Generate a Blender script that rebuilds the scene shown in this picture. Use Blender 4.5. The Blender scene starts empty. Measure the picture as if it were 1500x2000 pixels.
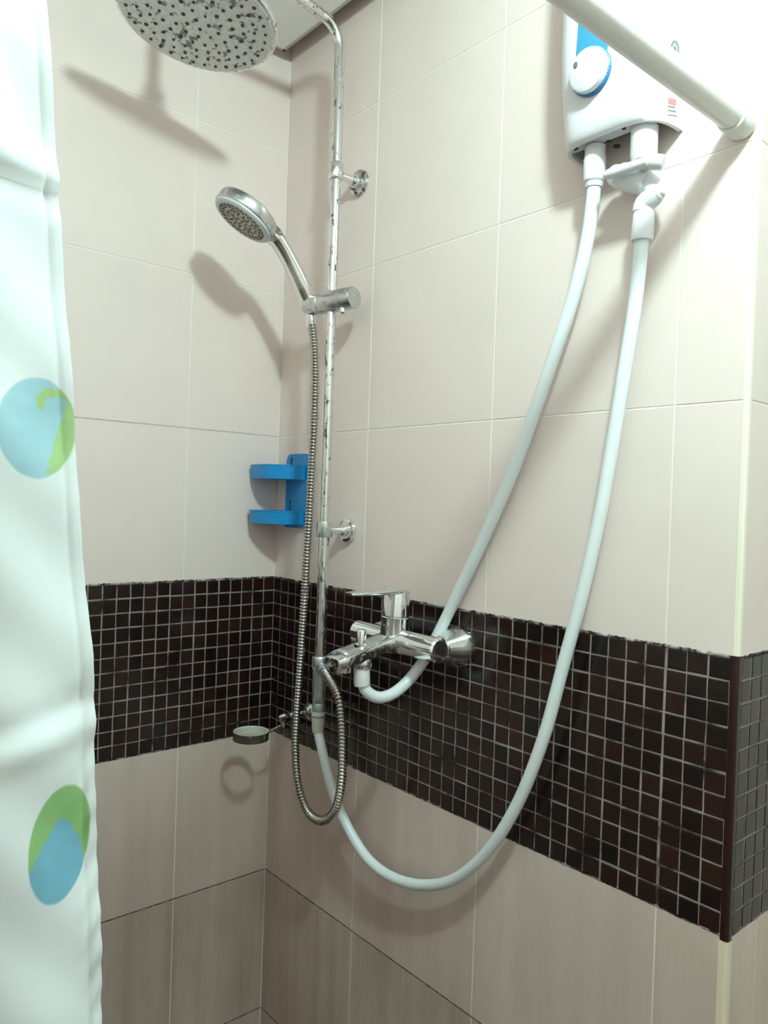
import bpy, bmesh, math, random
from mathutils import Vector, Matrix
random.seed(7)
D = bpy.data
scene = bpy.context.scene
COL = scene.collection
V = Vector

# ---------------------------------------------------------------- camera
CAM = V((-0.8935, -1.3912, 1.4943))
ROT = Matrix(((0.7581144686, -0.0177159481, -0.6518808156),
              (-0.6512451004, 0.0312401450, -0.7582241572),
              (0.0337975110, 0.9993548912, 0.0121461815)))
FPX = 1497.6
cd = D.cameras.new('camera')
cam = D.objects.new('camera', cd)
COL.objects.link(cam)
cam.matrix_world = Matrix.Translation(CAM) @ ROT.to_4x4()
cd.sensor_fit = 'HORIZONTAL'
cd.sensor_width = 36.0
cd.lens = FPX / 1500.0 * 36.0
cd.clip_start = 0.02
scene.camera = cam

# ---------------------------------------------------------------- world, lamp, exposure
world = D.worlds.new('world')
scene.world = world
world.use_nodes = True
world.node_tree.nodes['Background'].inputs[0].default_value = (0.5, 0.5, 0.5, 1)
world.node_tree.nodes['Background'].inputs[1].default_value = 0.0
ld = D.lights.new('ceiling_bulb', 'POINT')
ld.energy = 35.5
ld.color = (0.72, 1.0, 0.985)
ld.shadow_soft_size = 0.042
lamp = D.objects.new('ceiling_bulb', ld)
COL.objects.link(lamp)
lamp.location = (-0.53, -1.30, 2.368)
vs = scene.view_settings
vs.view_transform = 'Standard'
vs.look = 'None'
vs.gamma = 1.0
vs.use_curve_mapping = False
vs.exposure = 0.0


def px(x, y, X=None, Y=None, Z=None):
    """pixel of the 1500x2000 frame -> point on the plane X=, Y= or Z= const"""
    d = ROT @ V(((x - 750) / FPX, -(y - 1000) / FPX, -1.0))
    a, v = (0, X) if X is not None else ((1, Y) if Y is not None else (2, Z))
    return CAM + d * ((v - CAM[a]) / d[a])


# ---------------------------------------------------------------- materials
def mat(name, col, rough=0.5, metal=0.0, spec=0.5, coat=0.0, subsurf=0.0):
    m = D.materials.new(name)
    m.use_nodes = True
    b = m.node_tree.nodes['Principled BSDF']
    b.inputs['Base Color'].default_value = (*col, 1)
    b.inputs['Roughness'].default_value = rough
    b.inputs['Metallic'].default_value = metal
    b.inputs['Specular IOR Level'].default_value = spec
    b.inputs['Coat Weight'].default_value = coat
    if subsurf:
        b.inputs['Subsurface Weight'].default_value = subsurf
    return m


def nd(m, typ, **kw):
    n = m.node_tree.nodes.new(typ)
    for k, v in kw.items():
        setattr(n, k, v)
    return n


def lk(m, a, b):
    m.node_tree.links.new(a, b)


def bsdf(m):
    return m.node_tree.nodes['Principled BSDF']


def coords(m, scale=(1, 1, 1), kind='Object'):
    tc = nd(m, 'ShaderNodeTexCoord')
    mp = nd(m, 'ShaderNodeMapping')
    mp.inputs['Scale'].default_value = scale
    if kind == 'World':
        g = nd(m, 'ShaderNodeNewGeometry')
        lk(m, g.outputs['Position'], mp.inputs['Vector'])
    else:
        lk(m, tc.outputs[kind], mp.inputs['Vector'])
    return mp.outputs['Vector']


def noise(m, vec, scale, detail=4, rough=0.55):
    n = nd(m, 'ShaderNodeTexNoise')
    n.inputs['Scale'].default_value = scale
    n.inputs['Detail'].default_value = detail
    n.inputs['Roughness'].default_value = rough
    lk(m, vec, n.inputs['Vector'])
    return n.outputs['Fac']


def ramp(m, fac, stops, interp='LINEAR'):
    r = nd(m, 'ShaderNodeValToRGB')
    r.color_ramp.interpolation = interp
    el = r.color_ramp.elements
    while len(el) < len(stops):
        el.new(0.5)
    for e, (p, c) in zip(el, stops):
        e.position = p
        e.color = (*c, 1) if len(c) == 3 else c
    lk(m, fac, r.inputs['Fac'])
    return r.outputs['Color']


def mixc(m, fac, a, b, mode='MIX'):
    n = nd(m, 'ShaderNodeMix', data_type='RGBA', blend_type=mode)
    for s, v in ((n.inputs[0], fac), (n.inputs[6], a), (n.inputs[7], b)):
        if isinstance(v, (int, float)):
            s.default_value = v
        elif isinstance(v, tuple):
            s.default_value = (*v, 1) if len(v) == 3 else v
        else:
            lk(m, v, s)
    return n.outputs[2]


def bump(m, fac, strength, dist=0.002):
    b = nd(m, 'ShaderNodeBump')
    b.inputs['Strength'].default_value = strength
    b.inputs['Distance'].default_value = dist
    lk(m, fac, b.inputs['Height'])
    lk(m, b.outputs['Normal'], bsdf(m).inputs['Normal'])


def math2(m, op, a, b=None):
    n = nd(m, 'ShaderNodeMath', operation=op)
    for i, v in enumerate((a, b)):
        if v is None:
            continue
        if isinstance(v, (int, float)):
            n.inputs[i].default_value = v
        else:
            lk(m, v, n.inputs[i])
    return n.outputs[0]


M = {}

# beige wall tile (upper) and the streaked one below the mosaic band
t = M['tile'] = mat('beige_tile', (0.76, 0.655, 0.6), 0.32, spec=0.4)
w = coords(t, kind='World')
lk(t, mixc(t, 1.0, (0.845, 0.70, 0.645), ramp(t, noise(t, w, 6, 3), [(0.3, (0.95, 0.95, 0.95)), (0.7, (1, 1, 1))]), 'MULTIPLY'), bsdf(t).inputs['Base Color'])
bump(t, noise(t, w, 14, 2), 0.05, 0.004)
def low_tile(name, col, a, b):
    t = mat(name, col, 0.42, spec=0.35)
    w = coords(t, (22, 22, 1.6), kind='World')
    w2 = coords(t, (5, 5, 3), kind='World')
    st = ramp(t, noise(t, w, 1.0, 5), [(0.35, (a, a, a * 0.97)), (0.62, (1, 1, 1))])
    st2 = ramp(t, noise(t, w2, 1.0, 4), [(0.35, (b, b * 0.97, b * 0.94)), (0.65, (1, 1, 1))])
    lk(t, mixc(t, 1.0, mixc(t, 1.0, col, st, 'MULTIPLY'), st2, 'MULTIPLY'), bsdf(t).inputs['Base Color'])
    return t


M['tile_low'] = low_tile('streaked_beige_tile', (0.72, 0.575, 0.515), 0.9, 0.9)
M['tile_bottom'] = low_tile('darker_streaked_beige_tile', (0.64, 0.505, 0.445), 0.8, 0.82)  # bottom rows: darker base colour, stronger streaks and blotches

g = M['grout'] = mat('pale_grout', (0.86, 0.82, 0.76), 0.8, spec=0.2)
g = M['mosaic_grout'] = mat('mosaic_grout', (0.4, 0.34, 0.33), 0.75, spec=0.25)
w = coords(g, kind='World')
lk(g, ramp(g, noise(g, w, 16, 5, 0.7), [(0.36, (0.03, 0.025, 0.02)), (0.47, (0.24, 0.19, 0.18)), (0.7, (0.36, 0.30, 0.29))]), bsdf(g).inputs['Base Color'])
g = M['grime'] = mat('dark_grime', (0.05, 0.035, 0.03), 0.8, spec=0.2)
w = coords(g, kind='World')
lk(g, ramp(g, noise(g, w, 60, 4), [(0.45, (0.035, 0.025, 0.022)), (0.6, (0.16, 0.12, 0.1))]), bsdf(g).inputs['Base Color'])
M['grime_pale'] = mat('grey_joint_dirt', (0.36, 0.31, 0.28), 0.8)
g = M['grime_edge'] = mat('mouldy_sealant', (0.1, 0.08, 0.07), 0.7, spec=0.3)
w = coords(g, kind='World')
lk(g, ramp(g, noise(g, w, 45, 5, 0.7), [(0.47, (0.02, 0.015, 0.014)), (0.54, (0.3, 0.25, 0.23)), (0.62, (0.5, 0.46, 0.42))]), bsdf(g).inputs['Base Color'])


def mosaic_mat(name, island):
    m = mat(name, (0.02, 0.01, 0.008), 0.2, spec=0.5)
    if island:
        r = nd(m, 'ShaderNodeNewGeometry').outputs['Random Per Island']
    else:
        r = nd(m, 'ShaderNodeObjectInfo').outputs['Random']
    lk(m, ramp(m, r, [(0.0, (0.006, 0.004, 0.0035)), (0.4, (0.014, 0.0055, 0.0042)), (0.75, (0.019, 0.007, 0.005)), (1.0, (0.025, 0.009, 0.006))]), bsdf(m).inputs['Base Color'])
    w = coords(m, kind='World')
    lk(m, ramp(m, noise(m, w, 30, 5, 0.65), [(0.4, (0.13,) * 3), (0.75, (0.26,) * 3)]), bsdf(m).inputs['Roughness'])
    bump(m, noise(m, w, 60, 2), 0.08, 0.002)
    return m


M['mosaic'] = mosaic_mat('brown_mosaic', False)
M['mosaic_joined'] = mosaic_mat('brown_mosaic_joined', True)
M['trim_cream'] = mat('cream_plastic_trim', (0.9, 0.82, 0.68), 0.4)
M['trim_low'] = mat('yellowed_plastic_trim', (0.8, 0.68, 0.5), 0.5)
M['trim_brown'] = mat('brown_ceramic_trim', (0.022, 0.007, 0.0055), 0.22)
M['ceil'] = mat('white_ceiling_panel', (0.93, 0.93, 0.92), 0.22)
M['ceil_edge'] = mat('grey_edge_trim', (0.5, 0.46, 0.43), 0.5)
m = M['plaster'] = mat('beige_and_brown_wall', (0.7, 0.62, 0.56), 0.5)
sp_ = nd(m, 'ShaderNodeSeparateXYZ')
lk(m, nd(m, 'ShaderNodeNewGeometry').outputs['Position'], sp_.inputs[0])
lk(m, ramp(m, math2(m, 'DIVIDE', sp_.outputs[2], 2.0), [(0.0, (0.50, 0.39, 0.33)), (0.5, (0.92, 0.82, 0.76)), (0.6635, (0.92, 0.82, 0.76))], 'CONSTANT'), bsdf(m).inputs['Base Color'])
M['cream'] = mat('pale_cream_paint', (0.88, 0.80, 0.74), 0.5)
M['floor'] = mat('floor_tile', (0.12, 0.08, 0.06), 0.5)


def chrome_mat(name, base, rough, spots, scale, lo, hi, stretch=(1, 1, 1)):
    m = mat(name, base, rough, 1.0)
    w = coords(m, stretch)
    n = noise(m, w, scale, 6, 0.7)
    f = ramp(m, n, [(lo, (0, 0, 0)), (hi, (1, 1, 1))])
    lk(m, mixc(m, f, base, spots), bsdf(m).inputs['Base Color'])
    lk(m, mixc(m, f, (rough,) * 3, (0.75,) * 3), bsdf(m).inputs['Roughness'])
    lk(m, math2(m, 'SUBTRACT', 1.0, math2(m, 'MULTIPLY', f, 0.75)), bsdf(m).inputs['Metallic'])
    return m


M['chrome'] = chrome_mat('chrome', (0.82, 0.83, 0.83), 0.09, (0.25, 0.24, 0.22), 60, 0.62, 0.72)
M['chrome_worn'] = chrome_mat('pitted_chrome', (0.78, 0.78, 0.76), 0.16, (0.06, 0.055, 0.05), 130, 0.56, 0.63, (1, 1, 0.45))
M['chrome_rust'] = chrome_mat('corroded_chrome', (0.62, 0.61, 0.58), 0.25, (0.05, 0.045, 0.04), 75, 0.5, 0.57)
M['chrome_lime'] = chrome_mat('limescaled_chrome', (0.66, 0.67, 0.68), 0.13, (0.55, 0.54, 0.5), 70, 0.53, 0.68)
M['dull_metal'] = chrome_mat('dull_grey_metal', (0.58, 0.64, 0.66), 0.34, (0.3, 0.32, 0.31), 40, 0.5, 0.7)
M['hose_metal'] = chrome_mat('hose_steel', (0.5, 0.48, 0.44), 0.22, (0.12, 0.1, 0.08), 25, 0.58, 0.72)
M['ring_metal'] = chrome_mat('tarnished_ring_metal', (0.16, 0.16, 0.13), 0.45, (0.75, 0.74, 0.66), 90, 0.64, 0.68)
M['satin'] = chrome_mat('satin_chrome', (0.60, 0.61, 0.61), 0.24, (0.35, 0.34, 0.33), 80, 0.55, 0.7)
M['head_ring'] = mat('satin_grey_plastic', (0.62, 0.63, 0.63), 0.3, spec=0.5)

m = M['head_face'] = mat('stained_grey_face', (0.5, 0.5, 0.48), 0.42, 0.3)
w = coords(m, (1, 1, 1))
blot = ramp(m, noise(m, coords(m, (46, 30, 40)), 1.7, 4, 0.6), [(0.575, (0, 0, 0)), (0.605, (1, 1, 1))])
fine = ramp(m, noise(m, w, 160, 3), [(0.35, (0.8, 0.8, 0.8)), (0.7, (1, 1, 1))])
base = mixc(m, 1.0, (0.76, 0.755, 0.73), fine, 'MULTIPLY')
lk(m, mixc(m, blot, base, (0.2, 0.2, 0.19)), bsdf(m).inputs['Base Color'])
M['nozzle'] = mat('dark_rubber_nozzle', (0.06, 0.06, 0.06), 0.6)

m = M['hand_face'] = mat('scaled_spray_face', (0.5, 0.46, 0.4), 0.5)
lk(m, ramp(m, noise(m, coords(m), 110, 4, 0.7), [(0.38, (0.2, 0.17, 0.13)), (0.52, (0.55, 0.52, 0.46)), (0.65, (0.72, 0.69, 0.63))]), bsdf(m).inputs['Base Color'])

M['white'] = mat('white_plastic', (0.82, 0.80, 0.82), 0.28, spec=0.5)
M['white_grey'] = mat('grey_white_plastic', (0.62, 0.62, 0.65), 0.5)
M['hose_white'] = mat('white_hose', (0.83, 0.86, 0.87), 0.3, spec=0.5)
M['hose_cuff'] = mat('aged_white_cuff', (0.62, 0.6, 0.5), 0.55)
M['rod'] = mat('cream_white_rod', (0.93, 0.89, 0.85), 0.35)
M['blue'] = mat('bright_blue_plastic', (0.002, 0.25, 0.58), 0.3, spec=0.5)
M['panel_blue'] = mat('blue_print', (0.05, 0.28, 0.46), 0.3)
M['knob_blue'] = mat('deep_blue_rim', (0.03, 0.2, 0.42), 0.35)
M['dark'] = mat('dark_hole', (0.03, 0.03, 0.035), 0.6)
M['grey_print'] = mat('grey_print', (0.13, 0.13, 0.14), 0.5)
M['red_print'] = mat('red_print', (0.75, 0.2, 0.2), 0.5)


# ---------------------------------------------------------------- mesh helpers
def frame(axis, ref=None):
    a = V(axis).normalized()
    r = V(ref) if ref is not None else (V((0, 0, 1)) if abs(a.z) < 0.9 else V((1, 0, 0)))
    u = (r - a * r.dot(a)).normalized()
    return u, a.cross(u).normalized(), a


def new():
    return bmesh.new()


def lathe(bm, prof, o, axis, n=32, ref=None, su=1.0, sv=1.0):
    """profile [(r, h), ...] turned round the axis; r = 0 closes an end"""
    u, v, a = frame(axis, ref)
    o = V(o)
    rings = []
    for r, h in prof:
        if r < 1e-6:
            rings.append([bm.verts.new(o + a * h)])
        else:
            rings.append([bm.verts.new(o + a * h + u * (math.cos(2 * math.pi * i / n) * r * su) + v * (math.sin(2 * math.pi * i / n) * r * sv)) for i in range(n)])
    for A, B in zip(rings, rings[1:]):
        for i in range(n):
            j = (i + 1) % n
            if len(A) == 1 and len(B) == 1:
                continue
            if len(A) == 1:
                bm.faces.new((A[0], B[j], B[i]))
            elif len(B) == 1:
                bm.faces.new((A[i], A[j], B[0]))
            else:
                bm.faces.new((A[i], A[j], B[j], B[i]))
    return bm


def rod(bm, a, b, r, n=24, r2=None, bev=0.0006):
    a, b = V(a), V(b)
    L = (b - a).length
    r2 = r if r2 is None else r2
    bev = min(bev, r * 0.4, L * 0.3)
    return lathe(bm, [(0, 0), (r - bev, 0), (r, bev), (r2, L - bev), (r2 - bev, L), (0, L)], a, b - a, n)


def spline(pts, step=0.01):
    """Catmull-Rom through the points, resampled"""
    P = [V(p) for p in pts]
    P = [P[0] * 2 - P[1]] + P + [P[-1] * 2 - P[-2]]
    out = []
    for i in range(1, len(P) - 2):
        p0, p1, p2, p3 = P[i - 1:i + 3]
        k = max(2, int((p2 - p1).length / (step * 0.25)))
        for j in range(k):
            t = j / k
            out.append(0.5 * ((2 * p1) + (p2 - p0) * t + (2 * p0 - 5 * p1 + 4 * p2 - p3) * t * t + (3 * p1 - p0 - 3 * p2 + p3) * t ** 3))
    out.append(P[-2])
    res = [out[0]]
    acc = 0
    for a, b in zip(out, out[1:]):
        d = (b - a).length
        while acc + d >= step:
            f = (step - acc) / d
            a = a.lerp(b, f)
            res.append(a.copy())
            d = (b - a).length
            acc = 0
        acc += d
    if (res[-1] - out[-1]).length > step * 0.3:
        res.append(out[-1])
    return res


def sweep(bm, path, rad, n=16, su=1.0, ref=None):
    """round tube along the path; rad is a number or a function of the index"""
    path = [V(p) for p in path]
    T = []
    for i in range(len(path)):
        a = path[max(0, i - 1)]
        b = path[min(len(path) - 1, i + 1)]
        T.append((b - a).normalized())
    u, v, _ = frame(T[0], ref)
    rings = []
    for i, p in enumerate(path):
        u = (u - T[i] * u.dot(T[i])).normalized()
        v = T[i].cross(u)
        r = rad(i) if callable(rad) else rad
        rings.append([bm.verts.new(p + u * (math.cos(2 * math.pi * k / n) * r * su) + v * (math.sin(2 * math.pi * k / n) * r)) for k in range(n)])
    for A, B in zip(rings, rings[1:]):
        for i in range(n):
            j = (i + 1) % n
            bm.faces.new((A[i], A[j], B[j], B[i]))
    bm.faces.new(list(reversed(rings[0])))
    bm.faces.new(rings[-1])
    return bm


def box(bm, lo, hi, bev=0.0):
    lo, hi = V(lo), V(hi)
    r = bmesh.ops.create_cube(bm, size=1.0)
    for v in r['verts']:
        v.co = V(((lo[i] + hi[i]) / 2 + v.co[i] * (hi[i] - lo[i]) for i in range(3)))
    if bev:
        es = list({e for v in r['verts'] for e in v.link_edges})
        bmesh.ops.bevel(bm, geom=es, offset=bev, segments=2, affect='EDGES', profile=0.5)
    return bm


def prism(bm, poly, o, U, W, N, depth):
    """polygon (a, b) in the frame o + a U + b W, extruded by depth along N"""
    o, U, W, N = V(o), V(U), V(W), V(N)
    A = [bm.verts.new(o + U * a + W * b) for a, b in poly]
    B = [bm.verts.new(o + U * a + W * b + N * depth) for a, b in poly]
    bm.faces.new(A)
    bm.faces.new(list(reversed(B)))
    k = len(poly)
    for i in range(k):
        j = (i + 1) % k
        bm.faces.new((A[i], B[i], B[j], A[j]))
    return bm


BASE = {}


def finish(bm, name, sharp=35):
    bmesh.ops.recalc_face_normals(bm, faces=bm.faces[:])
    me = D.meshes.new(name)
    bm.to_mesh(me)
    bm.free()
    me.shade_smooth()
    me.set_sharp_from_angle(angle=math.radians(sharp))
    return me


def obj(name, bm, m, parent=None, base=None, sharp=35):
    """bmesh in world coordinates -> one mesh object (a part when it has a parent)"""
    b = BASE[parent.name] if parent else V(base if base is not None else (0, 0, 0))
    for v in bm.verts:
        v.co -= b
    me = finish(bm, name, sharp)
    me.materials.append(M[m] if isinstance(m, str) else m)
    o = D.objects.new(name, me)
    COL.objects.link(o)
    if parent:
        o.parent = parent
    else:
        o.location = b
    BASE[o.name] = b
    return o


def thing(name, label, cat, base, group=None):
    o = D.objects.new(name, None)
    o.empty_display_size = 0.03
    COL.objects.link(o)
    o.location = base
    BASE[o.name] = V(base)
    return tag(o, label, cat, group)


def tag(o, label, cat=None, group=None):
    o['label'] = label
    if cat:
        o['category'] = cat
    if group:
        o['group'] = group
    return o


def struct(o, label):
    o['kind'] = 'structure'
    o['label'] = label
    return o


# ---------------------------------------------------------------- the setting
ZT, ZB = 1.327, 1.0          # top and bottom of the mosaic band
CE = 2.419                   # underside of the ceiling panel
TOPZ = 2.50
UE = 0.9904                  # outer corner of the shower wall
TH = 0.0007                   # tile thickness in front of the bedding
XL, YB, XR = -1.25, -2.4, 0.62

wr = struct(obj('wall_right', box(new(), (TH, -UE + TH, 0), (0.09, 0.1, TOPZ)), 'grout'), 'beige tiled shower wall with a dark mosaic band, carrying the fixtures')
wl = struct(obj('wall_left', box(new(), (XL - 0.1, TH, 0), (TH, 0.1, TOPZ)), 'grout'), 'beige tiled end wall of the shower with a dark mosaic band')
wf = struct(obj('wall_front', box(new(), (0.09, -UE + TH, 0), (XR, -UE + 0.09, TOPZ)), 'grout'), 'narrow tiled return wall round the outer corner')
struct(obj('wall_side', box(new(), (XL - 0.1, YB, 0), (XL, TH, TOPZ)), 'plaster'), 'cream wall closing the shower on the far side')
struct(obj('wall_back', box(new(), (XL - 0.1, YB - 0.1, 0), (XR + 0.1, YB, TOPZ)), 'plaster'), 'cream wall opposite the shower')
struct(obj('wall_end', box(new(), (XR, YB, 0), (XR + 0.1, -UE + 0.09, TOPZ)), 'cream'), 'cream wall beyond the outer corner')
fl = struct(obj('floor', box(new(), (XL - 0.1, YB - 0.1, -0.1), (XR + 0.1, 0.1, 0)), 'floor'), 'brown tiled bathroom floor')
GX, GY = 0.040, 0.0335
poly = [(XL, YB), (XR, YB), (XR, -UE - 0.04), (-GX, -UE - 0.04), (-GX, -GY), (XL, -GY)]
ce = struct(obj('ceiling', prism(new(), poly, (0, 0, CE), (1, 0, 0), (0, 1, 0), (0, 0, 1), 0.02), 'ceil'), 'white ceiling panel hung with a shadow gap along the walls')
obj('ceiling_slab', box(new(), (XL - 0.1, YB - 0.1, TOPZ), (XR + 0.1, 0.1, TOPZ + 0.05)), 'plaster', ce)
e = new()
box(e, (-GX, -UE - 0.05, CE - 0.001), (-GX + 0.006, -GY + 0.006, CE + 0.024))
box(e, (XL, -GY, CE - 0.001), (-GX + 0.006, -GY + 0.006, CE + 0.024))
obj('edge_trim', e, 'ceil_edge', ce)


def slab_mesh(name, a, b, t, bev, U, W, N, m):
    """tile of width a (U), height b (W): chamfered front at N*t, back at 0, origin at its middle"""
    bm = new()
    U, W, N = V(U), V(W), V(N)
    ring = lambda da, db, h: [bm.verts.new(U * (sx * (a / 2 - da)) + W * (sy * (b / 2 - db)) + N * h) for sx, sy in ((-1, -1), (1, -1), (1, 1), (-1, 1))]
    R = [ring(0, 0, -0.001), ring(0, 0, t - bev), ring(bev * 0.4, bev * 0.4, t - bev * 0.3), ring(bev * 1.2, bev * 1.2, t)]
    for A, B in zip(R, R[1:]):
        for i in range(4):
            bm.faces.new((A[i], A[(i + 1) % 4], B[(i + 1) % 4], B[i]))
    bm.faces.new(R[-1])
    bmesh.ops.recalc_face_normals(bm, faces=bm.faces[:])
    if R[-1][0].link_faces[-1].normal.dot(N) < 0 and False:
        pass
    me = D.meshes.new(name)
    bm.to_mesh(me)
    bm.free()
    me.materials.append(M[m])
    return me


def place(name, me, loc, parent, rot=None):
    o = D.objects.new(name, me)
    COL.objects.link(o)
    o.parent = parent
    o.location = V(loc) - BASE[parent.name]
    if rot:
        o.rotation_euler = rot
    return o


# wall tiles, each its own piece
UP = [ZT, 1.627, 1.927, 2.227, TOPZ]
LOW = [ZB, 0.7, 0.4, 0.1, 0.0]
FR = {'R': (V((TH, 0, 0)), V((0, -1, 0)), V((-1, 0, 0)), wr),
      'L': (V((0, TH, 0)), V((-1, 0, 0)), V((0, -1, 0)), wl),
      'F': (V((0, -UE + TH, 0)), V((1, 0, 0)), V((0, -1, 0)), wf)}
CUTS = {'R': [0.0, 0.3, 0.6, 0.9, UE - 0.0055], 'L': [0.0, 0.21, 0.51, 0.81, 1.11, 1.25], 'F': [0.0055, 0.078, 0.378, XR]}
cache = {}
JT = 0.0020
for k, (o0, U, N, par) in FR.items():
    for rows, mname in ((UP, 'tile'), (LOW[:2], 'tile_low'), (LOW[1:], 'tile_bottom')):
        for z0, z1 in zip(rows, rows[1:]):
            for c0, c1 in zip(CUTS[k], CUTS[k][1:]):
                a, b = c1 - c0 - JT, abs(z1 - z0) - JT
                key = (k, round(a, 4), round(b, 4), mname)
                if key not in cache:
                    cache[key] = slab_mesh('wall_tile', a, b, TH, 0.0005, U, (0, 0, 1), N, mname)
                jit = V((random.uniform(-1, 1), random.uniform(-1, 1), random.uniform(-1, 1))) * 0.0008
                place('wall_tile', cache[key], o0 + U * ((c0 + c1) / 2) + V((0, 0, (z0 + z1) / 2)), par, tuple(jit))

# mosaic band: bedding in the wall's own depth, then every chip
RP = (ZT - ZB) / 12
MT = TH + 0.0002
PITCH = {'R': 0.3 / 11, 'L': 0.0263, 'F': 0.0262}
COLS = {'R': range(36), 'L': range(46), 'F': range(22)}
SOLO = {'R': lambda c: c >= 11, 'L': lambda c: c < 16, 'F': lambda c: c < 8}
for k, (o0, U, N, par) in FR.items():
    end = {'R': UE - 0.008, 'L': 1.25, 'F': XR}[k]
    st = 0.0085 if k == 'F' else 0.0
    bm = new()
    p0, p1 = o0 + U * st - N * 0.002, o0 + U * end + N * (TH - 0.0002)
    box(bm, [min(p0[i], p1[i]) for i in range(2)] + [ZB], [max(p0[i], p1[i]) for i in range(2)] + [ZT])
    obj('grout_bed', bm, 'mosaic_grout', par)
    pt = PITCH[k]
    gap = 0.0023
    me = slab_mesh('mosaic_tile', pt - gap, RP - gap, MT + 0.0006, 0.0009, U, (0, 0, 1), N, 'mosaic')
    joined = new()
    for c in COLS[k]:
        u = st + c * pt + pt / 2
        if k == 'R':
            if c >= 33:
                u = 0.9 + 0.0018 + (c - 33 + 0.5) * 0.0266
            if u + pt / 2 > UE - 0.006:
                continue
        for r in range(12):
            z = ZT - (r + 0.5) * RP
            loc = o0 + U * (u + random.uniform(-1, 1) * 0.0005) + V((0, 0, z + random.uniform(-1, 1) * 0.0005)) + N * random.uniform(-0.0004, 0.0002)
            rot = (random.uniform(-1, 1) * 0.012, random.uniform(-1, 1) * 0.012, random.uniform(-1, 1) * 0.012)
            if SOLO[k](c):
                place('mosaic_tile', me, loc, par, rot)
            else:
                q = bmesh.new()
                q.from_mesh(me)
                from mathutils import Euler
                q.transform(Matrix.Translation(loc) @ Euler(rot).to_matrix().to_4x4())
                tm = D.meshes.new('tmp')
                q.to_mesh(tm)
                q.free()
                joined.from_mesh(tm)
                D.meshes.remove(tm)
    if len(joined.verts):
        o = obj('mosaic_tiles', joined, 'mosaic_joined', par)
        o['kind'] = 'stuff'
    else:
        joined.free()


# uneven mouldy sealant along the band and grime in the lower joints
def ragged(par, o0, U, N, u0, u1, z, w, proud, m, name, seed):
    rnd = random.Random(seed)
    bm = new()
    n = int((u1 - u0) / 0.004)
    prev = None
    for i in range(n + 1):
        u = u0 + (u1 - u0) * i / n
        a = z + w * (0.5 + rnd.random() * 0.55)
        b = z - w * (0.45 + rnd.random() * 0.4)
        q = [bm.verts.new(o0 + U * u + V((0, 0, zz)) + N * h) for zz, h in ((a, TH - 0.001), (a - w * 0.2, TH + proud), (b + w * 0.2, TH + proud), (b, TH - 0.001))]
        if prev:
            for j in range(3):
                bm.faces.new((prev[j], prev[j + 1], q[j + 1], q[j]))
        prev = q
    return obj(name, bm, m, par, sharp=80)


for k, (o0, U, N, par) in FR.items():
    u0, u1 = {'R': (0.001, UE - 0.008), 'L': (0.001, 0.62), 'F': (0.009, 0.3)}[k]
    ragged(par, o0, U, N, u0, u1, ZT + 0.0005, 0.0034, 0.0004, 'grime_edge', 'sealant_line', 3)
    ragged(par, o0, U, N, u0, u1, ZB + 0.0012, 0.0026, 0.0004, 'grime_edge', 'sealant_line', 5)
    if k != 'F':
        for z in (0.7, 0.4):
            ragged(par, o0, U, N, u0, u1, z, 0.0016, -0.0001, 'grime', 'grime_line', 9)
    if k == 'L':
        ragged(par, o0, U, N, u0, u1, 1.627, 0.0008, -0.0002, 'grime_pale', 'grime_line', 11)


# corner trims on the outer corner
def corner_trim(name, z0, z1, r, m, label):
    bm = new()
    k = r * 0.45
    c = V((k - 0.0008, -UE + k - 0.0008))
    pl = [(r, -UE - 0.0008)] + [(c.x - k * math.sin(t), c.y - k * math.cos(t)) for t in [math.radians(x) for x in range(0, 91, 15)]] + [(-0.0008, -UE + r), (0.004, -UE + r), (r, -UE + 0.004)]
    prism(bm, pl, (0, 0, z0), (1, 0, 0), (0, 1, 0), (0, 0, 1), z1 - z0)
    return struct(obj(name, bm, m), label)


corner_trim('trim_1', ZT + 0.003, TOPZ, 0.0062, 'trim_cream', 'thin cream corner strip above the mosaic band')
corner_trim('trim_2', ZB - 0.004, ZT + 0.0025, 0.0088, 'trim_brown', 'dark brown rounded ceramic edge on the mosaic band corner')
corner_trim('trim_3', 0.0, ZB - 0.0045, 0.0100, 'trim_low', 'yellowed corner strip below the mosaic band')

# ---------------------------------------------------------------- water heater
hy0, hy1, hz0, hz1 = -0.7495, -0.8965, 1.968, 2.325
heater = thing('water_heater', 'white electric water heater box with round knob and blue panel on the tiled wall', 'water heater', (0, (hy0 + hy1) / 2, hz0))


def hsec(t):
    """depth and half width of the cover at height fraction t"""
    return 0.066 + 0.017 * min(1, (t / 0.3)) ** 0.75, 1.0


bm = new()
NS = 36
rows = []
tz = [0, 0.012, 0.03, 0.06, 0.1, 0.16, 0.24, 0.34, 0.5, 0.7, 0.88, 0.96, 0.99, 1.0]
hm, hw = (hy0 + hy1) / 2, (hy0 - hy1) / 2


def hpoint(s, t, extra=0.0):
    """s in [-1, 1] across the cover from the +y side to the -y side"""
    s = max(-1.0, min(1.0, s))
    t = max(0.0, min(1.0, t))
    d, k = hsec(t)
    if t > 0.88:
        d *= 1 - 0.45 * ((t - 0.88) / 0.12) ** 3
    if t < 0.03:
        d -= 0.004 * (1 - t / 0.03) ** 2
    dd = d * (1 - abs(s) ** 4.2) ** (1 / 3.0)
    bul = 1.0 + 0.05 * math.sin(math.pi * min(1, t * 1.1))
    return V((-dd - extra, hm - s * hw * bul, hz0 + t * (hz1 - hz0)))


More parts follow.
